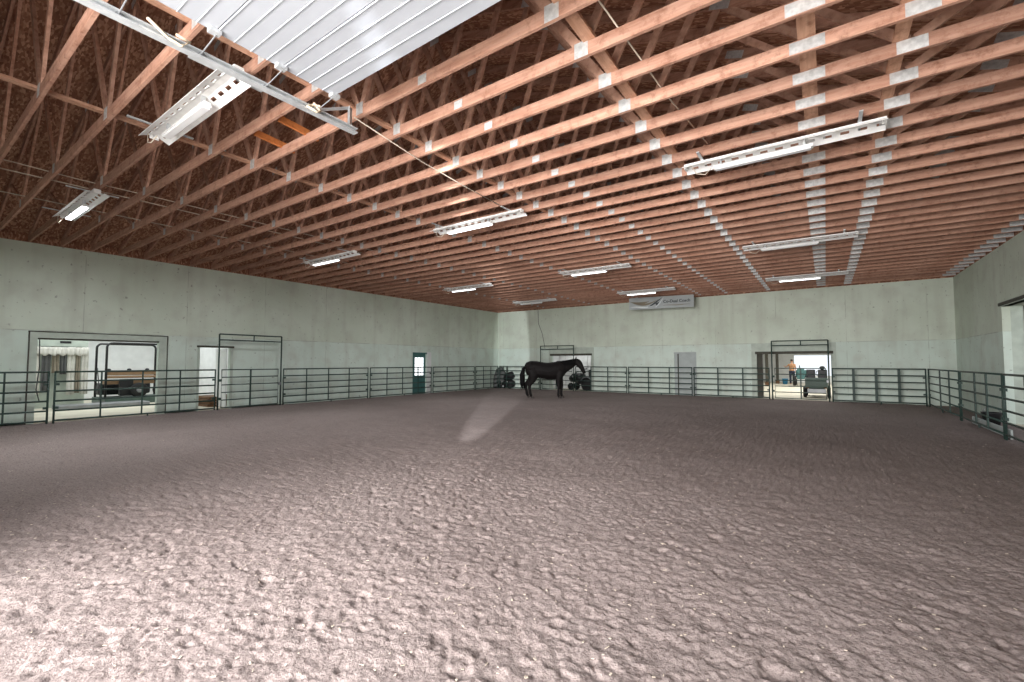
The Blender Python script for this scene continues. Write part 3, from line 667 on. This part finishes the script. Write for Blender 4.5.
def text(body, size, loc, m, parent, shear=.0):
    cu = bpy.data.curves.new('lettering', 'FONT'); cu.body = body; cu.size = size; cu.extrude = .002; cu.shear = shear; cu.align_x = 'LEFT'; cu.offset = .004
    cu.materials.append(M[m]); tmp = bpy.data.objects.new('lettering_curve', cu); COL.objects.link(tmp); bpy.context.view_layer.update()
    me = bpy.data.meshes.new_from_object(tmp.evaluated_get(bpy.context.evaluated_depsgraph_get())); bpy.data.objects.remove(tmp)
    me.materials.clear(); me.materials.append(M[m])
    o = bpy.data.objects.new('lettering', me); COL.objects.link(o); o.parent = parent; o.location = loc; o.rotation_euler = (PI / 2, 0, 0); return o
text('Co-Dual Coach', .185, (.12, -.024, BZ + .25), 'banner_dark', bn)
for u in (-BW + .03, 0, BW - .03):
    wy = 21.05 + u * math.sin(math.radians(8)); ty = min(YT, key=lambda q: abs(q - wy)); dy = (ty - wy) / math.cos(math.radians(8))
    MB().tube([(u, 0, BZ + BHt - .03), (u, 0, HT - .006), (u, dy, HT - .006)], .007, 6).build('hanging_tie', 'darkwire', bn, True)

# ------------------------------------------------------------------ horse
def body_mesh(name, chains, m, parent, voxel, smooth_it=6):
    b = MB()
    for c in chains:
        if c[0] == 'ball': b.ball(*c[1:])
        else: b.tube(c[0], c[1], 12)
    o = b.build(name, m, parent, True)
    rm = o.modifiers.new('remesh', 'REMESH'); rm.mode = 'VOXEL'; rm.voxel_size = voxel; rm.use_smooth_shade = True
    s = o.modifiers.new('smooth', 'SMOOTH'); s.iterations = smooth_it; s.factor = .5
    return o
hx, hy = -10.37, 17.58
horse = empty('horse', (hx, hy, ground_z(hx, hy)), math.radians(33), 'dark bay horse standing at the back, facing right', 'horse'); horse.scale = (1.12, 1.12, 1.12)
ch = []
# trunk, rump at -x and chest at +x: (width, height) radii
tr = [(-.88, 1.18), (-.82, 1.19), (-.68, 1.19), (-.45, 1.17), (-.2, 1.12), (.05, 1.09), (.3, 1.10), (.5, 1.13), (.66, 1.13), (.78, 1.10)]
rr = [(.10, .14), (.20, .25), (.28, .32), (.30, .335), (.315, .335), (.32, .345), (.305, .36), (.27, .36), (.21, .29), (.11, .16)]
ch.append(([(x, 0, z) for x, z in tr], rr))
ch.append(([(.30, 0, 1.36), (.45, 0, 1.42), (.60, 0, 1.40)], [(.05, .06), (.08, .09), (.06, .06)]))                      # withers
# neck and head
ch.append(([(.48, 0, 1.18), (.70, 0, 1.27), (.92, 0, 1.36), (1.12, 0, 1.45), (1.23, 0, 1.50)], [(.18, .32), (.14, .265), (.11, .20), (.09, .15), (.07, .10)]))
ch.append(([(1.17, 0, 1.52), (1.24, 0, 1.47), (1.32, 0, 1.37), (1.40, 0, 1.24), (1.47, 0, 1.11), (1.51, 0, 1.03), (1.53, 0, .99)], [(.06, .07), (.095, .13), (.095, .135), (.078, .10), (.06, .075), (.06, .07), (.04, .045)]))
for s in (-1, 1):
    ch.append(([(1.17, .055 * s, 1.54), (1.18, .075 * s, 1.62), (1.205, .085 * s, 1.70)], [.032, .028, .008]))             # ears
    # front leg: shoulder, elbow, knee, fetlock
    fx = .50 + (.09 if s > 0 else -.05)
    ch.append(([(.52, .15 * s, 1.10), (.50, .165 * s, .88), (fx, .16 * s, .66), (fx + .02, .16 * s, .46), (fx + .01, .16 * s, .30), (fx, .16 * s, .14), (fx + .04, .16 * s, .07)], [(.13, .19), (.11, .16), (.078, .095), (.068, .072), (.046, .052), (.056, .058), (.052, .055)]))
    # hind leg: hip, stifle, hock (back), fetlock
    bx_ = -.08 if s > 0 else .06
    ch.append(([(-.62, .16 * s, 1.16), (-.52, .18 * s, .92), (-.62 + bx_ * .5, .175 * s, .72), (-.76 + bx_, .165 * s, .54), (-.76 + bx_, .16 * s, .40), (-.72 + bx_, .16 * s, .16), (-.67 + bx_, .16 * s, .07)], [(.17, .25), (.145, .22), (.10, .14), (.066, .085), (.05, .058), (.056, .06), (.052, .055)]))
hb = body_mesh('body', ch, 'horse', horse, .022)
for s in (-1, 1):
    for lx in (.54 + (.09 if s > 0 else -.05), -.655 + (-.08 if s > 0 else .06)):
        MB().lathe([(.070, 0), (.063, .04), (.054, .075)], (lx + .01, .16 * s, -.012), (0, 0, 1), 14).build('hoof', 'hoof', horse, True)
    MB().ball((1.285, .088 * s, 1.43), .018, .012, .016).build('eye', 'eye', horse, True)
    MB().ball((1.515, .045 * s, 1.025), .012, .01, .014).build('nostril', 'eye', horse, True)
# mane: overlapping locks, tail: a full lock
b = MB()
for i in range(26):
    t = i / 25; x = .52 + .66 * t; z = 1.47 + .10 * t
    b.tube([(x, 0, z), (x - .02, -.07, z - .03), (x - .05, -.135 + .03 * t, z - .15), (x - .06, -.15 + .04 * t, z - .24 + .04 * math.sin(i * 2.1))], [.022, .026, .020, .004], 6)
b.tube([(1.18, 0, 1.58), (1.26, 0, 1.56), (1.32, 0, 1.47), (1.34, 0, 1.41)], [.03, .032, .022, .004], 6)
b.build('mane', 'mane', horse, True)
b = MB()
for i in range(14):
    a = 2 * PI * i / 14; r = .05 + .02 * (i % 3); dx, dy = r * math.cos(a), r * math.sin(a)
    b.tube([(-.84, 0, 1.30), (-.93 + dx * .3, dy * .4, 1.22), (-.98 + dx, dy, .95), (-.97 + dx * 1.1, dy * 1.1, .62), (-.95 + dx * .8, dy * .8, .32 + .05 * (i % 4))], [.03, .035, .034, .028, .004], 6)
b.build('tail', 'mane', horse, True)

# ------------------------------------------------------------------ things behind the fences
# covered implement in the far left corner
im = empty('covered_implement', (-15.95, 22.12, .03), 0, 'grey covered machine with black front in the far left corner', 'machine')
b = MB(); 
b.tube([(-.62, 0, .02), (-.60, 0, .35), (-.55, 0, .75), (-.42, 0, 1.10), (-.28, 0, 1.26)], [(.34, .20), (.34, .22), (.32, .22), (.26, .20), (.14, .08)], 14)
b.tube([(-.25, 0, .02), (-.22, 0, .5), (-.2, 0, .95), (-.25, 0, 1.2)], [(.22, .2), (.24, .22), (.2, .2), (.08, .08)], 14)
o = b.build('cover', 'tarp', im, True); rm = o.modifiers.new('remesh', 'REMESH'); rm.mode = 'VOXEL'; rm.voxel_size = .03; rm.use_smooth_shade = True
MB().tube([(-.1, 0, .25), (.1, 0, .30), (.40, 0, .32), (.62, 0, .28)], [(.22, .18), (.25, .24), (.25, .24), (.16, .18)], 14).build('hull', 'black', im, True)
MB().tube([(.0, .02, .55), (.18, .02, .75), (.42, .02, .80), (.55, .02, .66)], [(.2, .16), (.22, .22), (.2, .24), (.12, .16)], 14).build('hood', 'black', im, True)
for s in (-.13, .18): MB().tube([(s, -.1, .85), (s + .02, -.1, 1.15), (s + .06, -.1, 1.36)], [.035, .03, .018], 8).build('lever', 'black', im, True)
for x, z in ((.30, .42), (.02, .12)): MB().ball((x, -.27, z), .045, .03, .06).build('lamp', 'white_metal', im, True)
for x in (-.25, .45): MB().lathe([(.02, -.07), (.15, -.07), (.17, 0), (.15, .07), (.02, .07)], (x, -.16, .17), (0, 1, 0), 18).build('wheel', 'rubber', im, True)
# low dark machine in the alcove behind the horse head
mw = empty('lawn_tractor', (-11.25, 22.95, .04), 0, 'dark lawn tractor parked behind the fence near the horse head', 'lawn tractor'); mw.scale = (1.12, 1.12, 1.18)
MB().tube([(-.62, 0, .50), (-.45, 0, .58), (-.15, 0, .60), (.1, 0, .58)], [(.20, .14), (.26, .22), (.27, .24), (.27, .2)], 14).build('hood', 'black', mw, True)
MB().box(-.1, .62, -.24, .24, .30, .46).build('frame', 'black', mw, bevel=.02)
MB().box(.12, .52, -.2, .2, .52, .62).box(.44, .54, -.2, .2, .62, .98).build('seat', 'black', mw, bevel=.04)
MB().tube([(.12 + .15 * math.cos(a), .15 * math.sin(a), .98 + .06 * math.cos(a)) for a in np.linspace(0, 2 * PI, 16, endpoint=False)], .015, 6, closed=True).build('steering_wheel', 'black', mw, True)
MB().tube([(-.02, 0, .6), (.12, 0, .98)], .02, 6).build('steering_column', 'black', mw, True)
for s in (-1, 1):
    MB().lathe([(.05, -.1), (.24, -.1), (.28, -.05), (.28, .05), (.24, .1), (.05, .1)], (.42, .34 * s, .28), (0, 1, 0), 22).build('wheel', 'rubber', mw, True)
    MB().lathe([(.03, -.06), (.15, -.06), (.18, 0), (.15, .06), (.03, .06)], (-.45, .32 * s, .18), (0, 1, 0), 18).build('wheel', 'rubber', mw, True)
    pts = [(.42 + .34 * math.cos(a), .34 * s, .30 + .34 * math.sin(a)) for a in np.linspace(-.2, PI * .85, 12)]
    MB().tube(pts, [(.11, .02)] * 12, 8).build('fender', 'grey_metal', mw, True)

# utility vehicle in the right back opening, seen from behind
uv = empty('utility_cart', (-.36, 24.3, .04), 0, 'dark green utility cart seen from behind in the right opening', 'utility vehicle')
MB().box(-.42, .42, -.35, .55, .42, .50).box(-.42, .42, -.38, -.34, .50, .86).box(-.42, -.38, -.35, .55, .50, .86).box(.38, .42, -.35, .55, .50, .86).box(-.42, .42, .52, .56, .50, .86).build('cargo_box', 'cart_green', uv, bevel=.012)
b = MB()
for z in (.56, .66, .76): b.box(-.36, .36, -.40, -.38, z, z + .03)
b.build('tailgate_rib', 'cart_green', uv)
MB().box(-.30, .30, -.30, 1.7, .28, .42).build('chassis', 'black', uv, bevel=.02)
MB().box(-.34, .34, -.40, -.30, .22, .40).build('rear_bumper', 'grey_metal', uv, bevel=.01)
for s in (-1, 1):
    MB().box(min(.05 * s, .40 * s), max(.05 * s, .40 * s), .72, .80, .55, 1.24).build('backrest', 'black', uv, bevel=.04)
    MB().box(min(.05 * s, .40 * s), max(.05 * s, .40 * s), .80, 1.2, .5, .62).build('seat', 'black', uv, bevel=.03)
    for yy in (-.02, 1.45): MB().lathe([(.06, -.07), (.21, -.07), (.245, -.03), (.245, .03), (.21, .07), (.06, .07)], (.44 * s, yy, .235), (1, 0, 0), 22).build('wheel', 'rubber', uv, True)
    MB().box(.33 * s - .05, .33 * s + .05, -.40, -.385, .42, .48).build('tail_lamp', 'brown_wood', uv)
MB().tube([(.12 + .15 * math.cos(a), 1.32 + .05 * math.sin(a), 1.05 + .15 * math.sin(a)) for a in np.linspace(0, 2 * PI, 16, endpoint=False)], .014, 6, closed=True).build('steering_wheel', 'black', uv, True)
MB().box(-.42, .42, 1.35, 1.95, .42, .85).build('bonnet', 'cart_green', uv, bevel=.08)
MB().ball((.22, .76, 1.32), .11, .09, .09).build('headrest', 'black', uv, True)
# teal machine and blue bucket further down the aisle
tm = empty('compact_tractor', (-1.38, 36.2, .04), 0, 'teal compact tractor further down the aisle behind the cart', 'tractor')
MB().box(-.30, .30, -.4, .6, .55, 1.05).build('hood', 'teal', tm, bevel=.06)
MB().box(-.22, .22, -.9, -.4, .45, .75).build('rear_body', 'teal', tm, bevel=.05)
MB().box(-.2, .2, -.8, -.45, .75, .85).box(-.2, .2, -.88, -.8, .85, 1.15).build('seat', 'teal', tm, bevel=.03)
for s in (-1, 1):
    MB().lathe([(.05, -.09), (.32, -.09), (.36, 0), (.32, .09), (.05, .09)], (.36 * s, -.6, .36), (1, 0, 0), 22).build('wheel', 'rubber', tm, True)
    MB().lathe([(.05, -.07), (.2, -.07), (.23, 0), (.2, .07), (.05, .07)], (.34 * s, .4, .23), (1, 0, 0), 20).build('wheel', 'rubber', tm, True)
MB().tube([(-.1, .35, 1.05), (-.1, .35, 1.35)], .03, 8).build('exhaust', 'black', tm, True)
bk = MB().lathe([(.14, 0), (.19, .36), (.205, .37), (.195, .40), (.17, .39), (.12, .05)], (-2.42, 37.6, .04), (0, 0, 1), 20).build('bucket', 'blue', None, True)
tag(bk, 'blue bucket on the aisle floor beside the standing person', 'bucket')
# person in the aisle
pe = empty('person', (-2.0, 37.9, .04), math.radians(100), 'person in tan shirt and dark trousers standing in the aisle', 'person')
ch = [([(0, 0, .88), (0, 0, 1.0), (.01, 0, 1.15), (.0, 0, 1.32), (-.01, 0, 1.43), (0, 0, 1.50)], [(.15, .10), (.16, .11), (.15, .105), (.185, .115), (.15, .09), (.055, .055)]),
      ([(0, 0, 1.46), (.01, 0, 1.56)], [.055, .052])]
ch.append(('ball', (.02, 0, 1.66), .095, .078, .118))
ch.append(([(.10, 0, 1.655), (.128, 0, 1.64), (.10, 0, 1.632)], [.012, .016, .012]))
for s in (-1, 1):
    ch.append(([(0, .09 * s, .92), (.01, .095 * s, .70), (.02, .10 * s, .48), (.0, .10 * s, .28), (-.01, .10 * s, .09)], [.092, .078, .058, .055, .040]))
    ch.append(([(-.03, .10 * s, .045), (.06, .105 * s, .045), (.17, .11 * s, .035)], [.045, .046, .03]))
    ch.append(('ball', (.015, .08 * s, 1.655), .018, .012, .03))
    if s > 0: arm = [(0, .17, 1.42), (.10, .26, 1.30), (.22, .34, 1.22), (.34, .42, 1.27)]
    else: arm = [(0, -.17, 1.42), (-.01, -.22, 1.26), (.01, -.235, 1.12), (.05, -.23, .90)]
    ch.append((arm, [.052, .046, .038, .028]))
    a, c = Vector(arm[-1]), (Vector(arm[-1]) - Vector(arm[-2])).normalized()
    sd = c.cross(Vector((0, 0, 1))).normalized() if abs(c.z) < .9 else Vector((1, 0, 0))
    ch.append(([a, a + c * .05, a + c * .09], [(.035, .016), (.04, .016), (.036, .013)]))
    for k, ln in enumerate((.065, .075, .07, .055)):
        o0 = a + c * .085 + sd * (.027 - .018 * k); ch.append(([o0, o0 + c * ln * .6 - Vector((0, 0, .004)), o0 + c * ln - Vector((0, 0, .014))], [.009, .0085, .007]))
    ch.append(([a + c * .03 + sd * .03, a + c * .06 + sd * .055, a + c * .085 + sd * .062], [.011, .0095, .008]))
body_mesh('body', ch, 'skin', pe, .012, 3)
body_mesh('shirt', [([(0, 0, .95), (.01, 0, 1.15), (0, 0, 1.32), (-.01, 0, 1.44), (0, 0, 1.47)], [(.172, .125), (.168, .122), (.20, .13), (.165, .105), (.08, .07)])] +
          [([(0, .15 * s, 1.42), (.05 if s > 0 else -.01, .215 * s, 1.345)], [.066, .06]) for s in (-1, 1)], 'shirt', pe, .016, 3)
body_mesh('trousers', [([(0, 0, .84), (0, 0, .98)], [(.17, .12), (.172, .122)])] + [([(0, .09 * s, .92), (.01, .095 * s, .70), (.02, .10 * s, .48), (.0, .10 * s, .28), (-.01, .10 * s, .07)], [.105, .09, .072, .068, .062]) for s in (-1, 1)], 'jeans', pe, .016, 3)
MB().ball((.005, 0, 1.695), .100, .086, .095).build('hair', 'hair', pe, True)
for s in (-1, 1): MB().ball((.108, .032 * s, 1.668), .008, .012, .008).build('eye', 'eye', pe, True)
# stall posts and hanging sheets along the aisle
for k, (px, py) in enumerate(((-3.55, 30.5), (-3.25, 34.5), (-2.95, 38.5))):
    t = empty('stall_post', (px, py, .04), 0, ['dark timber stall post in the aisle, nearest the gate', 'dark timber stall post halfway down the aisle', 'dark timber stall post farthest down the aisle'][k], 'post', 'stall posts in the aisle')
    MB().box(-.09, .09, -.09, .09, 0, 2.9).build('post', 'dark_trim', t, bevel=.008)
    MB().box(-.12, .12, -.12, .12, 0, .25).build('base', 'brown_wood', t, bevel=.01)

# ------------------------------------------------------------------ lean-to contents, seen through the wide left opening
XH = -21.45
hd = MB().box(XH - .08, XH, 2.6, 4.42, 2.16, 2.42).build('header_board', 'trim'); tag(hd, 'pale header board above the hanging cloths in the lean-to', 'board')
MB().box(XH, XH + .012, 3.70, 3.98, 2.26, 2.34).build('name_plate', 'black', hd)
MB().tube([(XH + .06, 2.6, 2.12), (XH + .06, 4.4, 2.12)], .015, 8).build('hanging_rod', 'darkwire', hd, True)
cl = [('blanket_w', .24, 'white cloth hanging in the lean-to, leftmost of the row'), ('blanket_g', .22, 'dark grey cloth hanging next to the leftmost white one'), ('blanket_b', .18, 'short brown-grey cloth hanging between two dark cloths'),
      ('blanket_g', .16, 'short dark cloth in the middle of the hanging row'), ('blanket_w', .20, 'wide white cloth hanging right of the dark cloths'), ('blanket_b', .12, 'narrow brown cloth hanging near the end of the row'), ('blanket_w', .18, 'white cloth hanging last, beside the partition edge')]
yy = 3.0
for i, (mm, wd, lab) in enumerate(cl):
    n = 14; vs = []; zb_ = (.55, .62, 1.25, 1.2, .5, .55, .5)[i]
    for j in range(9):
        z = 2.135 - (2.135 - zb_) * j / 8
        for k in range(n + 1):
            u = k / n; vs.append((XH + .075 + .03 * math.sin(u * 13 + i) * (.4 + j / 10) + .01 * math.sin(j), yy + wd * u, z))
    fs = [(j * (n + 1) + k, j * (n + 1) + k + 1, (j + 1) * (n + 1) + k + 1, (j + 1) * (n + 1) + k) for j in range(8) for k in range(n)]
    o = MB().add(vs, fs).build('hanging_cloth', mm, None, True); s = o.modifiers.new('thick', 'SOLIDIFY'); s.thickness = .012
    tag(o, lab, 'cloth', 'cloths hanging in the lean-to'); yy += wd + .022
# gathered pale valance on the rod
b = MB(); n = 60; vs = []
for j in range(4):
    for k in range(n + 1): vs.append((XH + .16 + .025 * math.sin(k * 1.3) + .01 * j, 2.95 + 1.42 * k / n, 2.12 - .09 * j + (.03 * math.sin(k * .7) if j == 3 else 0)))
b.add(vs, [(j * (n + 1) + k, j * (n + 1) + k + 1, (j + 1) * (n + 1) + k + 1, (j + 1) * (n + 1) + k) for j in range(3) for k in range(n)])
o = b.build('valance', 'blanket_w', None, True); s = o.modifiers.new('thick', 'SOLIDIFY'); s.thickness = .01
tag(o, 'gathered white valance along the top of the hanging cloths', 'cloth')
# side-by-side vehicle with two black hoops and a tan bench
ut = empty('side_by_side', (-22.2, 5.78, .06), 0, 'black roll-caged utility vehicle with tan bench in the lean-to', 'utility vehicle')
def hoop(x, y0, y1, z0, z1, r=.16):
    c = [(x, y0, z0), (x, y0, z1 - r)] + [(x, y0 + r - r * math.cos(a), z1 - r + r * math.sin(a)) for a in np.linspace(.3, PI / 2, 5)] + [(x, y1 - r + r * math.sin(a), z1 - r + r * math.cos(a)) for a in np.linspace(0, PI / 2 - .3, 5)] + [(x, y1, z1 - r), (x, y1, z0)]
    return MB().tube(c, .038, 8).build('roll_hoop', 'black', ut, True)
hoop(.55, -.80, 1.05, .2, 2.26); hoop(-.75, -.80, 1.05, .2, 2.26)
MB().box(.30, .46, -.76, 1.02, 1.06, 1.20).box(.30, .46, -.76, 1.02, .95, 1.045).build('bench_back', 'tan_seat', ut, bevel=.03)
MB().box(.30, .50, -.76, 1.02, 1.205, 1.25).build('top_rail', 'black', ut, bevel=.01)
MB().box(-.2, .30, -.74, .74, .72, .86).build('bench_seat', 'tan_seat', ut, bevel=.03)
MB().box(-.95, .75, -.85, 1.1, .0, .22).build('running_board', 'cart_green', ut, bevel=.02)
MB().box(.30, .52, -.38, .02, .30, .92).build('engine_cover', 'black', ut, bevel=.03)
for yy_ in (.05, .75): 
    wv = MB().lathe([(.1, -.09), (.24, -.09), (.28, 0), (.24, .09), (.1, .09)], (.66, yy_ + .1, .50), (1, 0, 0), 24).build('wheel', 'rubber', ut, True)
    MB().lathe([(.03, .0), (.10, .09), (.08, .11), (.03, .11)], (.66, yy_ + .1, .50), (1, 0, 0), 16).build('hub', 'grey_metal', wv, True)
for yy_ in (-.7, -.1, .45): MB().ball((.42, yy_, 1.27), .06, .07, .05).build('strap_buckle', 'black', ut, True)
MB().box(-.98, -.3, -.8, .8, .3, .75).build('bonnet', 'black', ut, bevel=.08)
tag(MB().box(-21.0, -20.2, 3.5, 5.9, .06, .20).build('ramp_plank', 'grey_metal', None, bevel=.02), 'long grey plank lying on the lean-to floor', 'plank')
br = empty('broom', (-21.5, 4.72, .06), 0, 'dark broom leaning on the lean-to partition edge', 'broom')
MB().tube([(.25, .05, .1), (.0, -.02, 1.35)], .016, 8).build('handle', 'darkwire', br, True)
MB().box(.15, .35, -.15, .2, 0, .14).build('brush_head', 'black', br, bevel=.02)
lt = empty('tube_light', (-20.5, 4.7, 2.5), 0, 'white tube light under the lean-to ceiling', 'light fixture')
MB().box(-.04, .04, -.5, .5, -.03, .05).build('housing', 'white_metal', lt, bevel=.005)
MB().tube([(0, -.48, -.05), (0, .48, -.05)], .016, 8).build('tube', 'tube_on', lt, True)
MB().box(-.004, .004, -.01, .01, .05, .70).build('hanger', 'grey_metal', lt)
# brown boards on the floor inside the open door
pl = empty('board_stack', (XL - 1.4, 7.3, .06), 0, 'low stack of brown boards just inside the open left door', 'boards')
for k in range(4): MB().box(-.6, .6, -.55 + .05 * (k % 2), .5, .09 * k, .09 * k + .075).build('board', 'brown_wood', pl, bevel=.006)
# block and dark cap at the foot of the right fence
bl = empty('feed_tub', (3.38, 16.2, .0), 0, 'dark round tub on the ground behind the right fence', 'tub')
MB().lathe([(.14, 0), (.19, .34), (.20, .36), (.17, .36), (.12, .04)], (0, 0, .0), (0, 0, 1), 20).build('shell', 'black', bl, True)
MB().tube([(-.18, 0, .34), (-.1, 0, .48), (.1, 0, .48), (.18, 0, .34)], .01, 6).build('bail', 'grey_metal', bl, True)
# planks standing along the foot of the right fence
tag(MB().beam((3.12, 13.6, .10), (3.12, 16.6, .10), (0, 0, 1), .22, .035).build('kick_board', 'grey_door'), 'grey kick board along the foot of the right fence', 'board')

# loose straw and wood chips on the soil
b = MB()
for i in range(1500):
    d_ = 1.6 + 12 * rng.random() ** 1.6; a = math.radians(rng.uniform(-28, 92)); x = -d_ * math.sin(a); y = d_ * math.cos(a)
    if not (XL + 1 < x < 2.6 and .6 < y < 20): continue
    z = ground_z(x, y) + .006; l_ = rng.uniform(.004, .012) * (2.2 if rng.random() < .05 else 1); an = rng.uniform(0, PI); wv_ = rng.uniform(.0018, .005)
    p = Vector((x, y, z)); dv = Vector((math.cos(an), math.sin(an), rng.uniform(-.15, .15))) * l_
    b.beam(p - dv, p + dv, (0, 0, 1), .003, wv_ * 2)
tag(b.build('wood_chips', 'straw'), 'pale straw and wood chips scattered over the brown footing', 'litter', kind='stuff')
